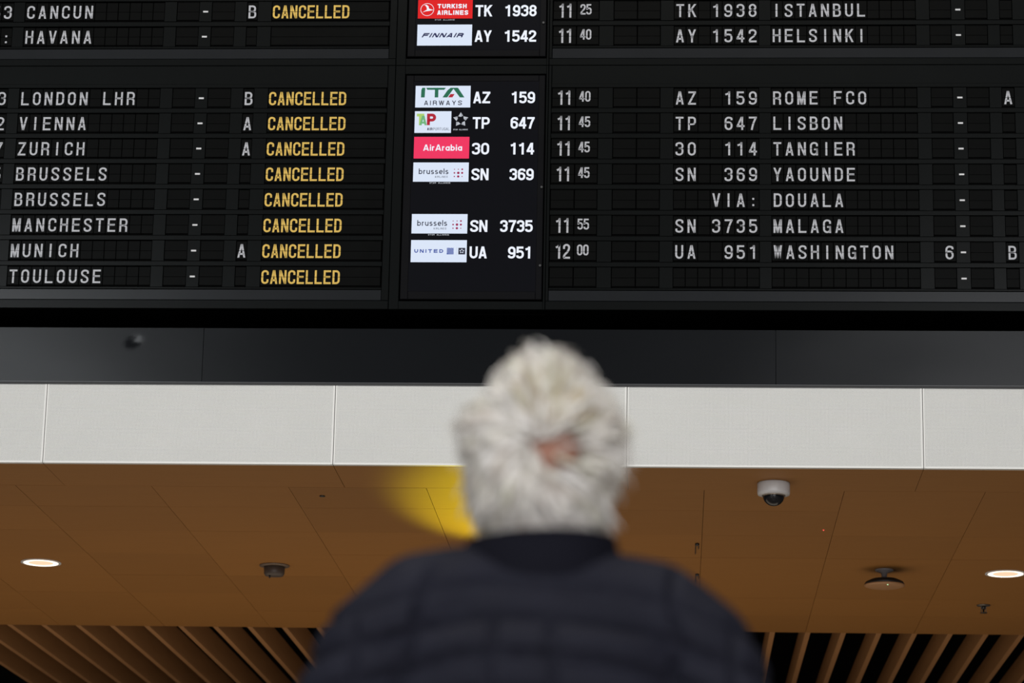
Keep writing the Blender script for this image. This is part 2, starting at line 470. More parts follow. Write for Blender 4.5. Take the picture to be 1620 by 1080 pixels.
MB().box(-8.4, 7.2, 0.03, 4.95, 0.0215, 0.06).obj('ceiling_backing', M_DARK, ceil)
# slats beyond the flat wooden ceiling
sm = MB().box(-0.017, 0.017, 0, 9.0, 0, 0.165).me('slat', M_SLAT)
for k in range(-24, 16):
    xx = 0.628 + 0.2312 * k if k >= -2 else 0.628 + 0.2297 * k - 0.0
    o = link('slat', sm, ceil); o.location = (xx, 18.452 - D, random.uniform(-.001, .001))
MB().box(-8.4, 7.2, 4.95, 16.5, 0.62, 0.70).obj('plenum_slab', M_DARK, ceil)
MB().box(-8.4, 7.2, 4.951, 4.99, 0.185, 0.66).obj('plenum_wall', M_DARK, ceil)
tag(MB().box(-14, 14, 29.8, 30.0, 0, Z(3.0065) + .7).obj('wall_back', mat('back_wall_paint', (0.10, 0.085, 0.07), 0.7, var=0.1)), kind='structure')

# ------------------------------------------------------------------ flap boards
def rect(mb, x0, x1, z0, z1, y0, y1, mi=0, ch=0.0): mb.box(x0, x1, y0, y1, z0, z1, mi, ch)
FY = -0.012          # front of flaps relative to the frame front (positive = deeper)
flap_cache = {}
def flap_mesh(wd, n):
    """two flap leaves meeting at a split line; wd = width; origin at centre of the split"""
    key = (round(wd, 4), n)
    if key not in flap_cache:
        mb = MB()
        h = wd / 2 - 0.0022
        g = 0.0009
        mb.box(-h, h, 0, .004, g, .050, 0)
        mb.box(-h, h, .0006, .005, -.043, -g, 0)
        mb.box(-h - .001, h + .001, .006, .012, -.0545, .0535, 1)
        if n: mb.box(-h, h, -.0012, .001, .0505, .0530, 0)
        flap_cache[key] = mb.me('character_flap', [M_FLAP, M_BACK])
    return flap_cache[key]
gl_cache = {}
def glyph_mesh(s, h, wch, pitch, t, zoff, mt, name='printed_character'):
    key = (s, h, wch, mt.name)
    if key not in gl_cache:
        mb = MB(); n = len(s)
        x = -(pitch * (n - 1) + wch) / 2
        for ch in s:
            put(mb, glyph(ch, wch / h, t / h), x, -h / 2 + zoff, h, -.0007, 0, gap=(.5 - zoff / h, .0011 / h))
            x += pitch
        gl_cache[key] = mb.me(name, mt)
    return gl_cache[key]
GH, GW, GT = 0.0705, 0.0395, 0.0094
def add_flap(root, xc, zc, wd, s=None, kind='character_flap', style='std', mt=None, dx=0.0):
    o = link(kind, flap_mesh(wd, wd > .09), root)
    o.location = (xc, .007, zc)
    if s and s != ' ':
        mt = mt or M_PRINT
        if style == 'std':
            gm = glyph_mesh(s, GH, GW, 0.0607, GT, 0.0, mt)
        elif style == 'hour':
            gm = glyph_mesh(s, .0765, .0350, 0.0395, .0098, .002, mt, 'printed_hours')
        elif style == 'minute':
            gm = glyph_mesh(s, .0565, .0270, 0.0305, .0080, .009, mt, 'printed_minutes')
        elif style == 'status':
            gm = glyph_mesh(s, .0715, .0365, 0.0447, .0098, -.0005, mt, 'printed_word')
        g = link(gm.name.split('.')[0], gm, o)
        g.location = (dx + random.uniform(-.0006, .0006), 0, random.uniform(-.0006, .0006))
    return o
ROWS = [5.516, 5.379, 5.242] + [4.908 - 0.13505 * i for i in range(8)]
ROWS = [Z(z) for z in ROWS]
CELL = 0.0555

def board(name, label, x0, x1, zbot, ztop, rows, layout, texts, seams):
    root = empty(name, (0, D - 0.02, 0))
    tag(root, label, 'departure board')
    # casing behind everything
    MB().box(x0, x1, .030, .34, zbot, ztop).obj('casing', M_BACK, root)
    c0, c1 = layout['x0'], layout['x1']
    rtop = rows[0] + CELL; rbot = rows[-1] - CELL
    # frame: left, right, top, bottom members
    fr = M_PLATE
    strip_top, strip_bot = rbot - .010, rbot - .010 - .055
    MB().box(x0, c0 - .0015, 0, .04, strip_bot - .001, ztop, ch=.0015).obj('frame_post', fr, root)
    MB().box(c1 + .0015, x1, 0, .04, strip_bot - .001, ztop, ch=.0015).obj('frame_post', fr, root)
    MB().box(x0, x1, 0, .04, zbot, strip_bot - .002, ch=.002).obj('frame_bottom_rail', fr, root)
    if ztop - rtop > .05:
        MB().box(c0, c1, 0, .04, rtop + .018, ztop, ch=.002).obj('frame_top_rail', fr, root)
    MB().box(c0, c1, .004, .04, strip_bot, strip_top - .001, ch=.0015).obj('trim_strip', M_TRIM, root)
    # row rails
    rm = None
    zz = [rows[0] + .0675] + [(rows[i] + rows[i + 1]) / 2 for i in range(len(rows) - 1)] + [rbot - .0045]
    for k, zc in enumerate(zz):
        hh = .0115 if 0 < k < len(zz) - 1 else (.0115 if k == 0 else .0045)
        MB().box(c0, c1, .001, .03, zc - hh, zc + hh, ch=.001).obj('row_rail', fr, root)
    # blanking plates and flaps
    pc = {}
    for ri, zc in enumerate(rows):
        T = texts[ri]
        for (a, b, dash) in layout['plates']:
            key = round(b - a, 4)
            if key not in pc:
                mb = MB(); mb.box(-key / 2 + .0008, key / 2 - .0008, 0, .03, -CELL + .0015, CELL - .0015, ch=.0008)
                pc[key] = mb.me('blanking_plate', M_PLATE)
            o = link('blanking_plate', pc[key], root); o.location = ((a + b) / 2, .003, zc)
            if dash:
                if 'dash' not in pc:
                    mb = MB(); mb.box(-.0128, .0128, -.0008, 0, -.0045, .0042)
                    pc['dash'] = mb.me('printed_dash', M_PRINT2)
                g = link('printed_dash', pc['dash'], o); g.location = (0, 0, 0.0)
        for fld, (a, n, wd, kind, style) in layout['fields'].items():
            s = T.get(fld, '')
            if kind == 'character_flap':
                s = s.ljust(n)
                for i in range(n):
                    add_flap(root, a + wd * (i + .5), zc, wd, s[i])
            else:
                dx = layout['dx'].get(fld, 0)
                add_flap(root, a + wd / 2, zc, wd, s or None, kind, style, M_YEL if style == 'status' else None, dx)
    return root

L_LAY = dict(x0=-3.92, x1=-1.4744,
    plates=[(-3.4235, -3.364, False), (-2.638, -2.574, False), (-2.4582, -2.3927, True), (-2.2746, -2.2109, False), (-2.1560, -2.0834, False)],
    fields=dict(num=(-3.4235 - .0607 * 8, 8, .0607, 'character_flap', 'std'), name=(-3.364, 12, .0605, 'character_flap', 'std'),
        h1=(-2.574, 1, .1158, 'number_flap', 'std'), h2=(-2.3927, 1, .1181, 'number_flap', 'std'),
        gate=(-2.2109, 1, .0549, 'character_flap', 'std'), status=(-2.0834, 1, .6034, 'status_flap', 'status')),
    dx=dict(status=-.0995))
R_LAY = dict(x0=-0.6400, x1=2.40,
    plates=[(-.4040, -.3300, False), (-.0920, -.0240, False), (.4045, .4650, False), (1.1958, 1.265, False), (1.3733, 1.4429, True), (1.5549, 1.6167, False), (1.680, 1.752, False)],
    fields=dict(hour=(-.6380, 1, .1180, 'number_flap', 'hour'), minute=(-.5180, 1, .1130, 'number_flap', 'minute'),
        e1=(-.3290, 1, .1180, 'number_flap', 'std'), e2=(-.2090, 1, .1160, 'number_flap', 'std'),
        flight=(-.0240, 7, .0612, 'character_flap', 'std'), name=(.4650, 12, .0609, 'character_flap', 'std'),
        h1=(1.265, 1, .1083, 'number_flap', 'std'), h2=(1.4429, 1, .112, 'number_flap', 'std'),
        gate=(1.6167, 1, .0633, 'character_flap', 'std'), status=(1.752, 1, .60, 'status_flap', 'status')),
    dx=dict(hour=.0055, minute=-.0105, h1=.021))
def lt(num, name, gate='', status='CANCELLED'): return dict(num=num.rjust(8), name=name, gate=gate, status=status)
def rt(h, mi, fl, name, gate='', h1=''): return dict(hour=h, minute=mi, flight=fl, name=name, gate=gate, h1=h1)
LT = [lt('', '', '', ''), lt('53', 'CANCUN', 'B'), lt(':', 'HAVANA', '', '')]
board('flap_departure_board', 'black split-flap board at top left reading CANCUN and HAVANA above the big left board',
      -4.0, -1.4372, Z(5.0835), Z(5.66), ROWS[:3], L_LAY, LT, None)
LT = [lt('3', 'LONDON LHR', 'B'), lt('2', 'VIENNA', 'A'), lt('7', 'ZURICH', 'A'), lt('5', 'BRUSSELS'), lt('6', 'BRUSSELS'), lt(' ', 'MANCHESTER'), lt(' ', 'MUNICH', 'A'), lt(' ', 'TOULOUSE')]
board('flap_departure_board', 'large black split-flap board with yellow CANCELLED words left of the screens, LONDON to TOULOUSE',
      -4.0, -1.4372, Z(3.7960), Z(5.0815), ROWS[3:], L_LAY, LT, None)
RT = [rt('', '', '', ''), rt('11', '25', 'TK 1938', 'ISTANBUL'), rt('11', '40', 'AY 1542', 'HELSINKI')]
board('flap_departure_board', 'black split-flap board at top right reading ISTANBUL and HELSINKI',
      -0.6555, 2.45, Z(5.0835), Z(5.66), ROWS[:3], R_LAY, RT, None)
RT = [rt('11', '40', 'AZ  159', 'ROME FCO', 'A'), rt('11', '45', 'TP  647', 'LISBON'), rt('11', '45', '3O  114', 'TANGIER'), rt('11', '45', 'SN  369', 'YAOUNDE'),
      rt('', '', '   VIA:', 'DOUALA'), rt('11', '55', 'SN 3735', 'MALAGA'), rt('12', '00', 'UA  951', 'WASHINGTON', 'B', '6'), rt('', '', '', '')]
board('flap_departure_board', 'large black split-flap board right of the screens listing ROME FCO to WASHINGTON',
      -0.6555, 2.45, Z(3.7960), Z(5.0815), ROWS[3:], R_LAY, RT, None)

# central frames and monitors -------------------------------------------------
def centre_frame(z0, z1, hz0, hz1, label):
    x0, x1 = -1.4348, -0.6575; hx0, hx1 = -1.3860, -0.6680
    root = empty('monitor_mounting_frame', (0, D - 0.02, 0)); tag(root, label, 'frame')
    MB().box(x0, hx0, 0, .04, z0, z1, ch=.0015).obj('frame_post', M_PLATE, root)
    MB().box(hx1, x1, 0, .04, z0, z1, ch=.0015).obj('frame_post', M_PLATE, root)
    MB().box(hx0, hx1, 0, .04, z0, hz0, ch=.0015).obj('frame_bottom_rail', M_PLATE, root)
    if z1 > hz1: MB().box(hx0, hx1, 0, .04, hz1, z1, ch=.0015).obj('frame_top_rail', M_PLATE, root)
    MB().box(x0, x1, .10, .34, z0, z1).obj('casing', M_BACK, root)
centre_frame(Z(5.0835), Z(5.66), Z(5.120), Z(5.66), 'black metal frame round the upper screen between the two top boards')
centre_frame(Z(3.7960), Z(5.0815), Z(3.838), Z(5.036), 'black metal frame round the tall lower screen between the large boards')

def monitor(z0, z1, sz0, sz1, label):
    x0, x1 = -1.3785, -0.6735
    root = empty('flight_monitor', (0, D - 0.02, 0)); tag(root, label, 'screen')
    b = MB()
    sx0, sx1 = -1.3400, -0.7050
    b.box(x0, sx0, -.006, .08, z0, z1, ch=.002); b.box(sx1, x1, -.006, .08, z0, z1, ch=.002)
    b.box(sx0, sx1, -.006, .08, z0, sz0, ch=.002); b.box(sx0, sx1, -.006, .08, sz1, z1, ch=.002)
    b.obj('bezel', M_MON, root)
    MB().box(sx0, sx1, -.0035, .07, sz0, sz1).obj('screen', M_SCR, root)
    return root
mon_up = monitor(Z(5.129), Z(5.65), Z(5.165), Z(5.62), 'upper black screen with red and white airline tiles, codes TK and AY')
mon_lo = monitor(Z(3.846), Z(5.0265), Z(3.887), Z(4.995), 'tall black screen between the large boards with airline tiles from green ITA to UNITED')
for r, pts in ((mon_lo, ((857, 296), (854.5, 420))), (mon_up, ((860, 36),))):
    for p in pts:
        q = at(p[0], p[1], D - .03)
        mb = MB()
        for rr, ya, yb in ((.006, -.014, -.006),):
            n = 12
            for yv in (ya, yb):
                for k in range(n): mb.v.append((q.x + rr * math.cos(2 * PI * k / n), yv, q.z + rr * math.sin(2 * PI * k / n)))
            mb.f.append(tuple(range(n))); mb.m.append(0)
            for k in range(n): mb.f.append((k, n + k, n + (k + 1) % n, (k + 1) % n)); mb.m.append(0)
        mb.obj('lock_screw', M_SCREW, r)

SY = -.0045   # front of what the screens show
TX0, TX1 = -1.3305, -1.0510
def circle(mb, cx, cz, r, y, mi=0, n=20, r2=None):
    if r2 is None:
        mb.poly([(cx + r * math.cos(2 * PI * k / n), cz + r * math.sin(2 * PI * k / n)) for k in range(n)], y, mi)
    else:
        for k in range(n):
            a, b = 2 * PI * k / n, 2 * PI * (k + 1) / n
            mb.poly([(cx + r * math.cos(a), cz + r * math.sin(a)), (cx + r * math.cos(b), cz + r * math.sin(b)), (cx + r2 * math.cos(b), cz + r2 * math.sin(b)), (cx + r2 * math.cos(a), cz + r2 * math.sin(a))], y, mi)
def tile(root, zc, h, mt, x0=TX0, x1=TX1, name='airline_tile', label=None):
    o = MB().box(x0, x1, SY - .0005, SY, zc - h / 2, zc + h / 2).obj(name, mt, root)
    if label: o['label'] = label
    return o
def T2(z): return z + CAMZ
YA = SY - .0012; YB = SY - .0018
def code(root, zc, a, b):
    mb = MB(); h = .0620
    x = -1.0365
    for ch in a:
        put(mb, glyph(ch, .0405 / h, .0108 / h), x, zc - h / 2, h, YA); x += .0455
    mb.obj('airline_code', G_TEXT, root)
    mb = MB(); x = -.7225 - .0385
    for ch in reversed(b):
        put(mb, glyph(ch, .0375 / h, .0108 / h), x, zc - h / 2, h, YA); x -= .0418
    mb.obj('flight_number', G_TEXT, root)
def star(mb, cx, cz, r, y, mi=0, mi2=None):
    for k in range(5):
        a = PI / 2 + k * 2 * PI / 5
        tip = (cx + r * math.cos(a), cz + r * math.sin(a))
        l = (cx + r * .56 * math.cos(a + .62), cz + r * .56 * math.sin(a + .62))
        rr = (cx + r * .62 * math.cos(a - .50), cz + r * .62 * math.sin(a - .50))
        mid = (cx + r * .40 * math.cos(a - .1), cz + r * .40 * math.sin(a - .1))
        mb.poly([tip, l, mid], y, mi); mb.poly([tip, mid, rr], y, mi if mi2 is None else mi2)
def small(root, s, xa, xb, zc, h, mt):
    n = len(s); p = (xb - xa) / n; mb = MB()
    text(mb, s, xa, zc - h / 2, h, p * .78, p, h * .17, YA)
    return mb.obj('small_lettering', mt, root)

# TK : red tile
z = T2((5.4375 + 5.3340) / 2); t = tile(mon_up, z, .1010, G_RED, label='red tile with a white bird in a ring and TURKISH AIRLINES')
mb = MB(); cx = TX0 + .0475
circle(mb, cx, z - .002, .0345, YA, 0, 28, .0320)
mb.poly([(cx - .016, z + .022), (cx - .004, z + .024), (cx + .006, z + .016), (cx + .009, z + .003), (cx + .024, z - .002), (cx + .034, z - .004), (cx + .010, z - .009), (cx - .010, z - .012), (cx - .026, z - .018), (cx - .012, z - .009), (cx - .002, z - .003), (cx - .003, z + .008), (cx - .008, z + .018)], YA)
text(mb, 'TURKISH', TX0 + .100, z + .0045, .024, .0190, .0238, .0058, YA)
text(mb, 'AIRLINES', TX0 + .099, z - .031, .0245, .0188, .0236, .0058, YA)
mb.obj('emblem_and_name', G_TEXT, t)
small(mon_up, 'STAR ALLIANCE', TX0 + .088, TX0 + .196, z - .058, .0075, G_GREY)
code(mon_up, T2(5.3765), 'TK', '1938')
# AY : white tile
z = T2(5.2450); t = tile(mon_up, z, .1135, G_WHITE, label='white tile with slanted dark FINNAIR lettering')
mb = MB(); x = TX0 + .022
for ch in 'FINNAIR':
    wch = .009 if ch == 'I' else .030
    put(mb, glyph(ch, wch / .0235,   .0068 / .0235), x, z - .013, .0235, YA, 0, .55); x += wch + .0065
mb.obj('airline_name', G_NAVY, t)
code(mon_up, T2(5.2385), 'AY', '1542')
# AZ
z = T2(4.9125); t = tile(mon_lo, z, .1160, G_WHITE, label='white tile with green ITA letters, a red stroke and AIRWAYS')
mb = MB()
zt_, zb_ = z + .0475, z - .0045
X0 = TX0 + .030
mb.poly([(X0 + .004, zt_), (X0 + .019, zt_), (X0 + .017, zb_), (X0 - .002, zb_), (X0 - .001, zt_ - .012)], YA)
mb.poly([(X0 + .023, zt_), (X0 + .124, zt_), (X0 + .115, zt_ - .011), (X0 + .030, zt_ - .011)], YA)
mb.poly([(X0 + .068, zt_ - .010), (X0 + .086, zt_ - .010), (X0 + .086, zb_), (X0 + .068, zb_)], YA)
mb.poly([(X0 + .148, zt_ ), (X0 + .166, zt_), (X0 + .132, zb_), (X0 + .108, zb_), (X0 + .132, zt_ - .014)], YA)
mb.poly([(X0 + .158, zt_), (X0 + .185, zt_), (X0 + .219, zb_), (X0 + .196, zb_)], YA)
mb.obj('airline_name', G_GREEN, t)
mb = MB(); mb.poly([(X0 + .148, zt_ - .034), (X0 + .169, zt_ - .034), (X0 + .158, zb_), (X0 + .136, zb_)], YB)
mb.obj('red_stroke', G_DRED, t)
mb = MB(); text(mb, 'AIRWAYS', TX0 + .045, z - .046, .0245, .0205, .0303, .0042, YA)
mb.obj('airline_lettering', G_INK, t)
code(mon_lo, T2(4.9075), 'AZ', '159')
# TP
z = T2(4.7765); t = tile(mon_lo, z, .1155, G_WHITE, TX0, -1.1455, label='white tile with green T, A and red P over AIR PORTUGAL')
hh = .062; zz_ = z - .0175
mb = MB(); put(mb, glyph('T', .038 / hh, .015 / hh), TX0 + .010, zz_, hh, YA); mb.obj('letter_t', G_LIME, t)
mb = MB(); put(mb, glyph('A', .046 / hh, .013 / hh), TX0 + .024, zz_, hh * .82, YB); mb.obj('letter_a', G_TEAL, t)
mb = MB(); put(mb, glyph('P', .046 / hh, .0155 / hh), TX0 + .062, zz_, hh, YB - .0004); mb.obj('letter_p', G_DRED, t)
mb = MB(); x = text(mb, 'AIR', TX0 + .064, z - .0445, .0145, .0095, .0120, .0028, YA)
text(mb, 'PORTUGAL', x + .001, z - .0445, .0145, .0085, .0108, .0015, YA); mb.obj('airline_lettering', G_INK, t)
e = tile(mon_lo, z, .1155, M_SCR, -1.1435, TX1, 'alliance_tile', 'black tile with a silver five-pointed star emblem')
mb = MB(); star(mb, -1.0975, z + .012, .040, YA, 0, 1); mb.obj('star_emblem', [G_SILV, G_GREY], e)
mb = MB(); text(mb, 'STAR ALLIANCE', -1.134, z - .044, .0070, .0046, .0060, .0014, YA); mb.obj('small_lettering', G_SILV, e)
code(mon_lo, T2(4.7715), 'TP', '647')
# 3O
z = T2(4.6400); t = tile(mon_lo, z, .1150, G_PINK, label='bright pink tile with white AirArabia lettering')
mb = MB(); x = TX0 + .047; h = .0330
for ch, wch in zip('AirArabia', (.029, .0068, .0135, .029, .0135, .0215, .0215, .0068, .0215)):
    put(mb, glyph(ch, wch / h, .0060 / h), x, z - .0165, h, YA); x += wch + .0042
mb.obj('airline_name', G_TEXT, t)
code(mon_lo, T2(4.6345), '3O', '114')
# SN twice
def brussels(zc):
    t = tile(mon_lo, zc, .1015, G_WHITE, label='white tile reading brussels airlines with plum dots')
    mb = MB(); x = TX0 + .028; h = .0300
    for ch, wch in zip('brussels', (.0185, .0105, .0175, .0155, .0155, .0180, .0040, .0155)):
        put(mb, glyph(ch, wch / h, .0044 / h), x, zc - .011, h, YA); x += wch + .0050
    mb.obj('airline_name', G_INK, t)
    mb = MB(); text(mb, 'AIRLINES', TX0 + .110, zc - .0300, .0100, .0068, .0098, .0013, YA); mb.obj('airline_lettering', G_INK, t)
    mb = MB()
    R3 = ((.0026, .0028, .0046), (.0044, .0066, .0054), (.0034, .0060, .0028))
    for i in range(3):
        for j in range(3): circle(mb, TX0 + .208 + .0195 * j, zc + .0145 - .0190 * i, R3[i][j], YA, 0, 12)
    mb.obj('dot_emblem', G_DOT, t)
    small(mon_lo, 'STAR ALLIANCE', TX0 + .084, TX0 + .196, zc - .0575, .0075, G_SILV)
brussels(T2(4.5105)); code(mon_lo, T2(4.4985), 'SN', '369')
brussels(T2(4.2385)); code(mon_lo, T2(4.2270), 'SN', '3735')
# UA
z = T2(4.0955); t = tile(mon_lo, z, .1150, G_WHITE, label='pale tile with blue UNITED lettering and two square marks')
mb = MB(); x = TX0 + .017; h = .0185
for ch in 'UNITED':
    wch = .005 if ch == 'I' else .0195
    put(mb, glyph(ch, wch / h, .0048 / h), x, z - .009, h, YA); x += wch + .0085
mb.obj('airline_name', G_BLUE, t)
gx = TX0 + .180
g = MB().box(gx, gx + .034, YA, SY, z - .017, z + .017).obj('globe_emblem', G_BLUE, t)
mb = MB()
for k in range(6):
    r0 = .010 + .0065 * k; n = 10; pts = []
    for sgn, rr in ((1, r0), (-1, r0 + .0014)):
        seq = []
        for i in range(n + 1):
            a = PI / 2 * i / n
            seq.append((gx + rr * math.cos(a), z - .017 + rr * math.sin(a)))
        pts.append(seq)
    for i in range(n):
        p = [pts[0][i], pts[0][i + 1], pts[1][i + 1], pts[1][i]]
        for ax, v, l in ((0, gx + .034, True), (1, z + .017, True)):
            if len(p) > 2: p = clip(p, ax, v, l)
        if len(p) > 2: mb.poly(p, YB)
mb.obj('globe_lines', G_WHITE, g)
MB().box(gx + .0480, gx + .0488, YA, SY, z - .020, z + .020).obj('divider_line', G_GREY, t)
g = MB().box(gx + .058, gx + .092, YA, SY, z - .017, z + .017).obj('alliance_emblem', G_INK, t)
mb = MB(); star(mb, gx + .075, z, .013, YB); mb.obj('star_emblem', G_WHITE, g)
code(mon_lo, T2(4.0890), 'UA', '951')

# ------------------------------------------------------------------ ceiling fittings
ZC = Z(3.0065)
def pz(x, y):
    d = ray(x, y); p = d * (3.0065 / d.z)
    return p.x, p.y
M_LAMP = mat('lamp_glow', (0.9, 0.88, 0.8), 0.4, emit=(1.0, 0.80, 0.60), estr=2.6)
M_REFL = mat('lamp_reflector', (0.8, 0.74, 0.64), 0.25, emit=(1.0, 0.66, 0.42), estr=0.80)
def downlight(x, y, label):
    root = empty('recessed_downlight', (x, y, ZC)); tag(root, label, 'ceiling light', 'downlights in the wooden ceiling')
    MB().lathe([(.102, .001), (.118, .001), (.118, -.003), (.102, -.004), (.102, .001)], seg=40, cap=False).obj('trim_ring', M_TRIMW, root, True)
    m = MB(); m.lathe([(.102, -.0035), (.074, -.0030)], seg=40, cap=False)
    m.obj('light_ring', M_LAMP, root, True)
    MB().lathe([(.074, -.0030), (.0005, -.0034)], seg=40, cap=False).obj('reflector', M_REFL, root, True)
    l = bpy.data.lights.new('downlight_bulb', 'SPOT'); l.energy = 55; l.color = (1, .85, .65); l.spot_size = 2.2; l.spot_blend = .6; l.shadow_soft_size = .06
    lo = bpy.data.objects.new('downlight_bulb', l); COL.objects.link(lo); lo.parent = root; lo.location = (0, 0, -.02)
x, y = pz(65, 889.5); downlight(x, y, 'lit round downlight in the wooden ceiling, left of the smoke detector')
x, y = pz(1591, 907); downlight(x, y, 'lit round downlight in the wooden ceiling, right of the hanging disc')

# dome camera
x, y = pz(1224, 764)
root = empty('dome_camera', (x, y, ZC)); tag(root, 'white dome security camera with black dome hanging from the wooden ceiling', 'security camera')
MB().lathe([(.0790, .0), (.0815, -.004), (.0815, -.050), (.0790, -.060), (.0600, -.0640), (.054, -.0640)], seg=40).obj('housing', mat('camera_housing', (0.52, 0.50, 0.49), 0.4, var=0.06), root, True)
pr = [(.054 * math.cos(a), -.064 - .052 * math.sin(a)) for a in [PI / 2 * k / 10 for k in range(11)]]
pr[-1] = (.001, pr[-1][1])
MB().lathe(pr, seg=40).obj('dome', mat('smoked_dome', (0.004, 0.004, 0.005), 0.12, spec=0.35), root, True)
MB().lathe([(.0565, -.062), (.0585, -.066), (.055, -.068)], seg=40).obj('dome_ring', mat('dome_ring', (0.25, 0.2, 0.15), 0.3, metal=0.6), root, True)

# smoke detector
x, y = pz(434.5, 894)
root = empty('smoke_detector', (x, y, ZC)); tag(root, 'small brown smoke detector under the wooden ceiling near the left downlight', 'smoke detector')
M_DET = mat('detector_bronze', (0.13, 0.085, 0.055), 0.5, var=0.1)
MB().lathe([(.088, 0), (.088, -.006), (.062, -.010)], seg=36).obj('mounting_plate', M_DET, root, True)
MB().lathe([(.062, -.008), (.060, -.050), (.052, -.062), (.030, -.066), (.001, -.066)], seg=36).obj('sensor_head', mat('detector_dark', (0.06, 0.042, 0.032), 0.5, var=0.2), root, True)
MB().lathe([(.005, -.064), (.004, -.080), (.001, -.082)], -.022, -.030, seg=10).obj('indicator_pin', M_SCREW, root, True)

# hanging disc
x, y = pz(1399, 901)
root = empty('hanging_sensor_disc', (x, y, ZC)); tag(root, 'dark round disc hanging on a short stem under the wooden ceiling', 'ceiling sensor')
MB().lathe([(.055, 0), (.050, -.008), (.018, -.020), (.013, -.055)], seg=28).obj('stem', mat('stem_grey', (0.17, 0.15, 0.15), 0.4, var=0.1), root, True)
MB().lathe([(.020, -.050), (.075, -.056), (.108, -.072), (.116, -.088)], seg=40).obj('dome_shell', mat('disc_black', (0.004, 0.004, 0.004), 0.5), root, True)
MB().lathe([(.116, -.0885), (.117, -.094), (.100, -.100), (.001, -.102)], seg=40).obj('lower_plate', mat('disc_ceiling_reflection', (0.36, 0.18, 0.075), 0.5, var=0.05), root, True)  # wood tone painted on the plate as the ceiling's reflection
MB().lathe([(.004, -.1015), (.003, -.104), (.001, -.105)], .012, -.09, seg=8).obj('status_lamp', mat('status_lamp', (.3, .6, .3), .3, emit=(.5, .9, .5), estr=1.2), root, True)

# sprinkler
x, y = pz(1556, 957)
root = empty('sprinkler', (x, y, ZC)); tag(root, 'small dark sprinkler head on the wooden ceiling below the right downlight', 'sprinkler')
M_SPR = mat('sprinkler_metal', (0.05, 0.045, 0.04), 0.4, metal=0.7)
MB().lathe([(.042, 0), (.042, -.004), (.015, -.008)], seg=24).obj('escutcheon', mat('escutcheon', (0.14, 0.12, 0.10), 0.35, metal=0.6), root, True)
MB().lathe([(.012, -.006), (.012, -.024), (.006, -.026), (.005, -.044)], seg=16).obj('nozzle', M_SPR, root, True)
for s in (-1, 1):
    MB().box(s * .014 - .002, s * .014 + .002, -.003, .003, -.046, -.010).obj('yoke_arm', M_SPR, root)
MB().lathe([(.001, -.044), (.022, -.046), (.022, -.049), (.001, -.050)], seg=16).obj('deflector', M_SPR, root, True)
# suspension clips at the panel joint, small fixing and a red lamp
for px_, py_ in ((1103, 862), (1103, 910)):
    x, y = pz(px_, py_)
    root = empty('panel_clip', (x, y, ZC)); tag(root, 'small dark wire clip at the ceiling joint, ' + ('the one farther above the shoulder' if py_ < 900 else 'the one touching the shoulder outline'), 'clip', 'wire clips at the joint in the wooden ceiling')
    MB().box(-.010, -.006, -.03, .25, -.004, .001).obj('clip_arm', M_SPR, root)
    MB().box(.006, .010, -.03, .10, -.004, .001).obj('clip_arm', M_SPR, root)
    MB().lathe([(.010, .001), (.012, -.008), (.004, -.014)], 0, -.05, seg=12).obj('clip_head', M_SPR, root, True)
x, y = pz(510, 784)
o = MB().lathe([(.014, .002), (.015, -.004), (.004, -.006)], seg=14).obj('fixing_cap', M_SCREW, None, True); o.location = (x, y, ZC)
tag(o, 'tiny black cap in a wooden ceiling panel left of the yellow light', 'cap')
x, y = pz(1303, 838)
o = MB().lathe([(.004, .002), (.004, -.003), (.001, -.005)], seg=10).obj('indicator_lamp', mat('red_lamp', (.3, .02, .02), .3, emit=(1, .1, .08), estr=1.0), None, True); o.location = (x, y, ZC)
tag(o, 'tiny red indicator lamp in the wooden ceiling below the dome camera', 'indicator')

# ------------------------------------------------------------------ the man
PY = 3.46                                   # depth of his spine
base = at(850, 1060, PY)
BX = base.x
M_SKIN = mat('skin', (0.29, 0.135, 0.092), 0.55, spec=0.35, var=0.12, vscale=25)
def ball(bm, c, r, sub=2):
    m4 = Matrix.Translation(c) @ Matrix.Diagonal((r[0], r[1], r[2], 1))
    bmesh.ops.create_icosphere(bm, subdivisions=sub, radius=1.0, matrix=m4)
def chain(bm, pts, step=0.014, sub=2):
    """ellipsoids along a path; a point is (x, y, z, rx, ry, rz)"""
    for i in range(len(pts) - 1):
        a, b = np.array(pts[i], float), np.array(pts[i + 1], float)
        n = max(1, int(np.linalg.norm(b[:3] - a[:3]) / step))
        for k in range(n + (i == len(pts) - 2)):
            p = a + (b - a) * k / n
            ball(bm, Vector(p[:3]), p[3:6], sub)
def fuse(bm, voxel, smooth, name):
    me = bpy.data.meshes.new(name); bm.to_mesh(me); bm.free()
    o = bpy.data.objects.new(name, me); COL.objects.link(o)
    md = o.modifiers.new('r', 'REMESH'); md.mode = 'VOXEL'; md.voxel_size = voxel
    if smooth:
        s = o.modifiers.new('s', 'SMOOTH'); s.factor = 0.5; s.iterations = smooth
    dg = bpy.context.evaluated_depsgraph_get()
    res = bpy.data.meshes.new_from_object(o.evaluated_get(dg))
    bpy.data.objects.remove(o); bpy.data.meshes.remove(me)
    res.name = name
    res.polygons.foreach_set('use_smooth', [True] * len(res.polygons))
    res.materials.clear()
    return res
def r3(r, k=1.0, j=1.0): return (r, r * k, r * j)

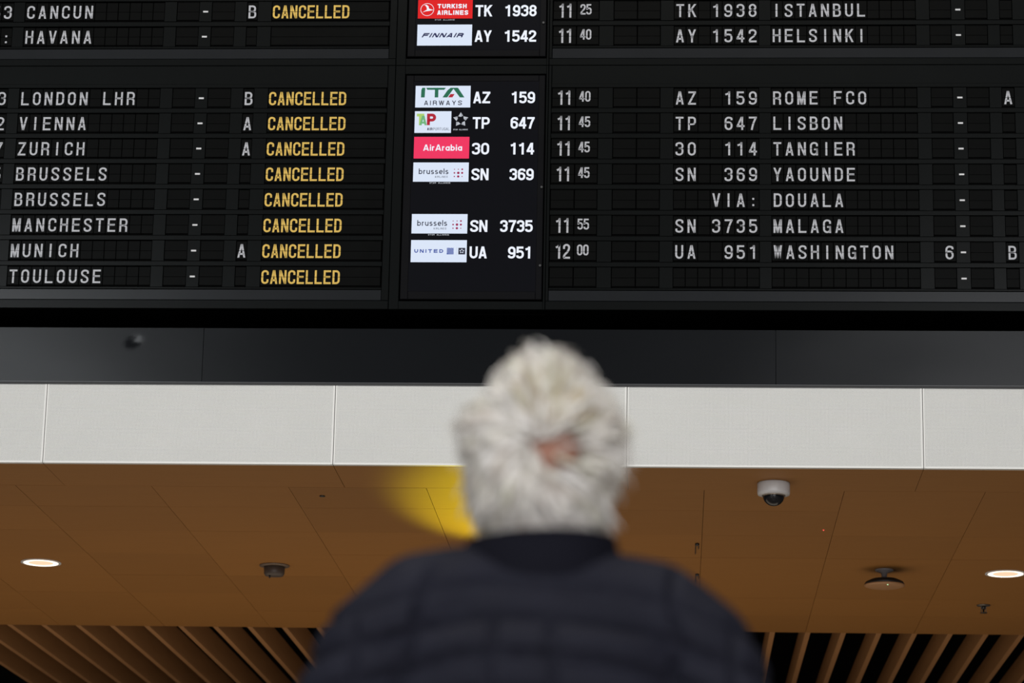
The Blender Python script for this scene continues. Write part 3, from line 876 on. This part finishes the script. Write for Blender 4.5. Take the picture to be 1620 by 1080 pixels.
# body (head, neck, trunk, arms, hands, legs) : one skin
HC = Vector((-0.001, 0.020, 1.637))           # head centre, local; he looks up at the boards
TILT = math.radians(24)
HR = Matrix.Rotation(TILT, 3, 'X')
def hp(x, y, z): return HC + HR @ Vector((x, y, z))
bm = bmesh.new()
ball(bm, hp(0, -.012, .018), (.076, .093, .090), 3)
ball(bm, hp(0, .020, -.030), (.064, .070, .085), 3)
ball(bm, hp(0, .050, -.078), (.040, .040, .032), 3)
ball(bm, hp(0, .085, .030), (.055, .018, .030), 3)      # brow
chain(bm, [(*hp(0, .098, .012), .009, .009, .009), (*hp(0, .112, -.020), .013, .013, .011)], .005)   # nose
for s in (-1, 1):
    ball(bm, hp(s * .016, .100, -.022), (.009, .009, .008))
    ball(bm, hp(s * .045, .070, -.020), (.022, .020, .022))     # cheek
    chain(bm, [(*hp(s * .084, -.010, .016), .009, .018, .016), (*hp(s * .090, -.006, -.012), .009, .016, .016), (*hp(s * .085, .004, -.042), .009, .011, .014)], .006)
ball(bm, hp(0, .094, -.046), (.022, .010, .006)); ball(bm, hp(0, .091, -.056), (.020, .010, .007))
chain(bm, [(*hp(0, -.015, -.060), .056, .058, .05), (0.004, .000, 1.52, .058, .060, .04), (0, -.010, 1.46, .066, .066, .05)])
chain(bm, [(0, 0, 1.40, .17, .10, .06), (0, .005, 1.25, .175, .115, .06), (0, .010, 1.10, .155, .110, .06), (0, .010, .98, .165, .115, .06), (0, 0, .90, .17, .115, .07)], .02)
for s in (-1, 1):
    chain(bm, [(0, -.01, 1.45, .05, .05, .04), (s * .17, -.01, 1.40, .055, .055, .05)])
    chain(bm, [(s * .185, -.01, 1.385, .052, .052, .052), (s * .235, -.015, 1.12, .042, .042, .042), (s * .250, .03, .88, .027, .030, .027)])
    chain(bm, [(s * .252, .034, .865, .018, .034, .02), (s * .255, .045, .790, .014, .040, .03)], .010)
    for f, (dy, ln) in enumerate(((.032, .070), (.011, .080), (-.010, .074), (-.030, .058))):
        y0_ = .045 + dy
        chain(bm, [(s * .255, y0_, .785, .0085, .0085, .0085), (s * .256, y0_ + .003, .785 - ln * .45, .008, .008, .008), (s * .247, y0_ + .006, .785 - ln * .8, .0074, .0074, .0074), (s * .236, y0_ + .007, .785 - ln, .0065, .0065, .0065)], .006, 1)
    chain(bm, [(s * .250, .070, .835, .011, .011, .011), (s * .246, .096, .800, .0095, .0095, .0095), (s * .240, .102, .765, .0085, .0085, .0085)], .006, 1)
    chain(bm, [(s * .090, 0, .90, .085, .095, .08), (s * .105, .010, .50, .058, .062, .06), (s * .112, -.010, .30, .056, .060, .05), (s * .115, 0, .09, .038, .042, .04)], .02)
    chain(bm, [(s * .118, -.01, .055, .036, .05, .035), (s * .125, .13, .045, .040, .05, .022)], .02)
body = fuse(bm, .0062, 4, 'person')
body.materials.append(M_SKIN)
man = link('person', body)
man.location = (BX, PY, 0)
tag(man, 'white-haired person in a dark quilted jacket seen from behind, looking up at the boards', 'person')
M_EYE = mat('eye_white', (.75, .72, .70), .2); M_IRIS = mat('iris', (.05, .07, .09), .2)
for s in (-1, 1):
    mb = MB(); me_ = bmesh.new(); ball(me_, hp(s * .031, .083, .005), (.012, .012, .012), 2)
    e = bpy.data.meshes.new('eye'); me_.to_mesh(e); me_.free(); e.materials.append(M_EYE)
    e.polygons.foreach_set('use_smooth', [True] * len(e.polygons))
    eo = link('eye', e, man)
    me_ = bmesh.new(); ball(me_, hp(s * .031, .0925, .005), (.0055, .0035, .0055), 2)
    e = bpy.data.meshes.new('iris'); me_.to_mesh(e); me_.free(); e.materials.append(M_IRIS); link('iris', e, eo)

# hair: clumps of strands combed round the crown
HAIRC = [(0.58, 0.55, 0.52), (0.68, 0.65, 0.62), (0.48, 0.445, 0.40), (0.54, 0.52, 0.42), (0.33, 0.26, 0.16), (0.40, 0.35, 0.31)]
M_HAIR = [mat('white_hair_%d' % i, c, 0.5, spec=0.4, var=0.10, vscale=60) for i, c in enumerate(HAIRC)]
def skull(d):
    """point on the scalp in head coordinates for direction d"""
    c = Vector((0, -.012, .018)); a = (.078, .095, .092)
    k = 1 / math.sqrt((d.x / a[0]) ** 2 + (d.y / a[1]) ** 2 + (d.z / a[2]) ** 2)
    return c + d * k
HV = []; HF = []; HM = []
view = (HR.transposed() @ (-fwd)).normalized()     # towards the camera, head coordinates
upv = (HR.transposed() @ up).normalized(); rtv = (HR.transposed() @ right).normalized()
def vdir(u, v):
    s = max(0.0, 1 - u * u - v * v) ** .5
    return (rtv * u + upv * v + view * s).normalized()
whorl = vdir(-.12, .10)
bald = vdir(.27, -.02)
tan = vdir(.18, .46)
cowl = vdir(-.12, .12)
rng = random.Random(11)
def thick(d):
    u, v, s = d.dot(rtv), d.dot(upv), d.dot(view)
    t = .019
    t += .034 * max(0, v - .60) * (1 - min(1, abs(u - .16) * 1.6))     # tuft on top
    t += .009 * math.exp(-((u + .88) ** 2 + (v - .22) ** 2) / .06)       # bulge at the left
    t += .010 * math.exp(-((u - .85) ** 2 + (v - .0) ** 2) / .25)
    t -= .006 * math.exp(-((u + .66) ** 2 + (v - .66) ** 2) / .06)
    t += .004 * max(0, -v) + .085 * max(0, -v - .50) ** 1.3 + .010 * math.exp(-((v + .62) / .3) ** 2) * abs(u)
    bd = (d - bald).length
    t -= .012 * math.exp(-(bd / .28) ** 2)
    t += (.35 + .65 * max(0, s)) * (.012 * noise.noise(d * 3.6 + Vector((3, 1, 5))) + .007 * noise.noise(d * 8.0))
    return max(.003, t)
N = 11500
ga = PI * (3 - 5 ** .5)
for i in range(N):
    zz = 1 - 2 * (i + .5) / N
    rr = math.sqrt(1 - zz * zz); a = ga * i
    d = Vector((rr * math.cos(a), rr * math.sin(a), zz))
    d = (d + Vector((rng.uniform(-.03, .03), rng.uniform(-.03, .03), rng.uniform(-.03, .03)))).normalized()
    # hairline: nothing on the face and under the nape
    if d.y > .35 and d.z < .62: continue
    if d.z < -.62 and d.y > -.35: continue
    if d.z < -.90: continue
    if abs(d.x) > .80 and -.62 < d.z < .06 and -.34 < d.y < .40: continue   # ears free
    bd = (d - bald).length
    thin = rng.random() < .03
    if bd < .34 + rng.uniform(-.16, .06) and not thin: continue
    away = (d - whorl * d.dot(whorl)); ang = math.acos(max(-1, min(1, d.dot(whorl))))
    if away.length < 1e-4: continue
    away.normalize()
    swirl = d.cross(away)
    down = (-upv - d * (-upv).dot(d))
    k = 0.9 * math.exp(-ang / .5)
    flow = away * 1.0 + swirl * k + down * (.35 * ang) 
    flow += Vector((noise.noise(d * 4), noise.noise(d * 4 + Vector((9, 0, 0))), noise.noise(d * 4 + Vector((0, 9, 0))))) * .75
    flow = (flow - d * flow.dot(d)).normalized()
    L = rng.uniform(.28, .62)
    wd_ = rng.uniform(.0016, .0034)
    t0 = rng.uniform(.15, .75)
    pts = []
    dd = d.copy()
    lift = rng.uniform(.85, 1.10)
    if rng.random() < .05: lift *= rng.uniform(1.1, 1.45)
    seg = 4
    for q in range(seg + 1):
        s_ = q / seg
        th = thick(dd) * (t0 + (lift - t0) * min(1, s_ * 1.6)) - .002 * (s_ ** 3)
        pts.append((skull(dd) + dd * th, dd.copy()))
        dd = (dd + flow * (L / seg)).normalized()
        flow = (flow - dd * flow.dot(dd)).normalized()
        if dd.z < -.97 or ((dd - bald).length < .20 + .15 * rng.random() and not thin): break
    if len(pts) < 3: continue
    n0 = len(HV); ns = len(pts); mi = rng.choice((0, 0, 1, 1, 2, 3))
    mi = mi if (d - tan).length > .30 or rng.random() < .3 else rng.choice((3, 4, 4))
    mi = mi if mi == 4 else (0, 1, 2, 3)[int((noise.noise(d * 3.0) + 1) * 1.6 + rng.random() * 1.2) % 4] if rng.random() < .6 and (d - tan).length > .3 else mi
    if noise.noise(d * 5.5 + Vector((7, 2, 4))) > .28 and rng.random() < .5: mi = 5
    for q, (p, nn) in enumerate(pts):
        p2 = pts[min(q + 1, ns - 1)][0]; p1 = pts[max(q - 1, 0)][0]
        tg = (p2 - p1).normalized(); sd = tg.cross(nn).normalized()
        ww = wd_ * (1 - .85 * (q / (ns - 1)) ** 2)
        for off in (sd * ww, nn * ww * .6, -sd * ww):
            HV.append(tuple(HC + HR @ (p + off)))
    for q in range(ns - 1):
        b0 = n0 + q * 3
        for e_ in range(3):
            f_ = (e_ + 1) % 3
            HF.append((b0 + e_, b0 + f_, b0 + 3 + f_, b0 + 3 + e_)); HM.append(mi)
hair = link('hair', mesh('hair', HV, HF, M_HAIR, HM, True), man)
hair['label'] = 'wavy white hair with a thin pinkish spot at the crown'

# jacket
M_JACK = mat('navy_quilted_nylon', (0.0086, 0.0088, 0.0142), 0.7, spec=0.07, var=0.15, vscale=12, bump=0.15, bscale=40)
M_SEAM = mat('jacket_seam', (0.008, 0.008, 0.013), 0.8, var=0.1)
bm = bmesh.new()
chain(bm, [(0, -.005, 1.435, .115, .105, .060), (0, -.005, 1.37, .200, .135, .06), (0, .0, 1.25, .215, .150, .06), (0, .005, 1.10, .205, .150, .06), (0, .005, .95, .210, .155, .06), (0, .0, .84, .215, .155, .05)], .018, 3)
for s in (-1, 1):
    up_ = .008 if s < 0 else 0
    chain(bm, [(0, -.010, 1.448, .095, .092, .062), (s * .08, -.010, 1.443 + up_, .078, .085, .066), (s * .14, -.010, 1.427 + up_, .073, .080, .073), (s * .192, -.010, 1.385, .076, .080, .074)], .012, 3)
    chain(bm, [(s * .192, -.010, 1.385, .076, .080, .074), (s * .222, -.014, 1.31, .074, .078, .074), (s * .245, -.018, 1.12, .064, .068, .06), (s * .252, .010, 1.00, .056, .060, .055), (s * .252, .028, .89, .046, .050, .03)], .014, 3)
jm = fuse(bm, .0055, 14, 'jacket')
nv = len(jm.vertices)
co = np.empty(nv * 3); jm.vertices.foreach_get('co', co); co = co.reshape(-1, 3)
no = np.empty(nv * 3); jm.vertices.foreach_get('normal', no); no = no.reshape(-1, 3)
isf = np.abs(co[:, 0]) > .205
armx = np.abs(co[:, 0]) - .205
X_, Z_ = co[:, 0], co[:, 2]
zs = Z_ + .62 * X_ ** 2 + .05 * X_ * (X_ > 0) + .0022 * np.sin(X_ * 31 + 1)
pitch = .0455
ph = (zs - 1.411) / pitch
dz = np.abs(ph - np.round(ph)) * pitch
row = np.floor(ph)
top = np.clip((1.475 - zs) / .03, 0, 1)          # the yoke is plain
seamz = np.exp(-(dz / .0042) ** 2) * top
puff = np.sin(np.clip(dz / (pitch / 2), 0, 1) * PI / 2) ** .6 * top
def vs(x0, w=.0042): return np.exp(-((X_ - x0) / w) ** 2)
wave = .0025 * np.sin(Z_ * 60)
vert = np.maximum(vs(-.127 - (1.48 - Z_) * .25 + wave, .0050), vs(.168 + wave, .0050)) * np.clip((1.49 - Z_) / .02, 0, 1)
low = (zs < 1.411)
vert = np.maximum(vert, np.where(low, np.maximum(vs(-.050 + wave), vs(.024 - wave)) * .8, 0))
arm = np.where(X_ < 0, X_ + .218, X_ - .240) + np.sign(X_) * -.02 * (Z_ - 1.35)
armhole = np.exp(-(arm / .0050) ** 2) * (Z_ > 1.15) * np.clip((1.425 - Z_) / .03, 0, 1)
groove = np.clip(np.maximum(np.maximum(seamz, vert), armhole), 0, 1)
h = .0042 * puff * (1 - vert) - .0130 * groove
rn = np.array([noise.noise(Vector(c) * 16) for c in co]) * .0018
co2 = co + no * (h + rn)[:, None]
jm.vertices.foreach_set('co', co2.reshape(-1)); jm.update()
jm.materials.append(M_JACK)
jacket = link('jacket', jm, man)
jacket['label'] = 'dark navy quilted padded jacket'
# thread lines sunk in the grooves are left to the relief; stand-up collar
V = []; Fc = []
nr, na = 7, 48
for j in range(nr):
    f = j / (nr - 1)
    for i in range(na):
        a = 2 * PI * i / na
        zt2 = 1.452 + (.071 + .004 * math.cos(a)) * f
        rad = .097 - .006 * f + .004 * math.sin(f * PI)
        V.append((rad * math.cos(a) * 1.03 + .002, rad * math.sin(a) * .98 - .002 - .004 * f, zt2))
for j in range(nr):
    f = 1 - j / (nr - 1)
    for i in range(na):
        a = 2 * PI * i / na
        zt2 = 1.450 + (.073 + .004 * math.cos(a)) * f
        rad = .084 - .004 * f
        V.append((rad * math.cos(a) * 1.03 + .002, rad * math.sin(a) * .98 - .002 - .004 * f, zt2))
for j in range(2 * nr - 1):
    for i in range(na):
        k = (i + 1) % na
        Fc.append((j * na + i, j * na + k, (j + 1) * na + k, (j + 1) * na + i))
link('collar', mesh('collar', V, Fc, mat('collar_black', (0.0045, 0.0045, 0.0075), 0.8, spec=0.05, var=0.15), smooth=True), jacket)
# trousers and shoes (below the picture)
M_TR = mat('dark_trousers', (0.025, 0.025, 0.03), 0.8, var=0.15)
bm = bmesh.new()
chain(bm, [(0, 0, .93, .178, .125, .05), (0, 0, .86, .180, .125, .06)], .02, 3)
for s in (-1, 1):
    chain(bm, [(s * .090, 0, .88, .098, .112, .07), (s * .105, .008, .50, .080, .085, .06), (s * .115, -.002, .12, .068, .078, .03)], .02, 3)
tm = fuse(bm, .010, 4, 'trousers'); tm.materials.append(M_TR); link('trousers', tm, man)
for s in (-1, 1):
    bm = bmesh.new()
    chain(bm, [(s * .118, -.04, .050, .045, .050, .046), (s * .120, .04, .045, .046, .05, .042), (s * .127, .16, .034, .050, .055, .030)], .012, 2)
    for v in bm.verts: v.co.z = max(v.co.z, .004)
    sm_ = fuse(bm, .007, 2, 'shoe')
    for v in sm_.vertices: v.co.z = max(v.co.z, .0)
    sm_.materials.append(mat('black_leather', (.02, .018, .017), .4, var=.1)); link('shoe', sm_, man)
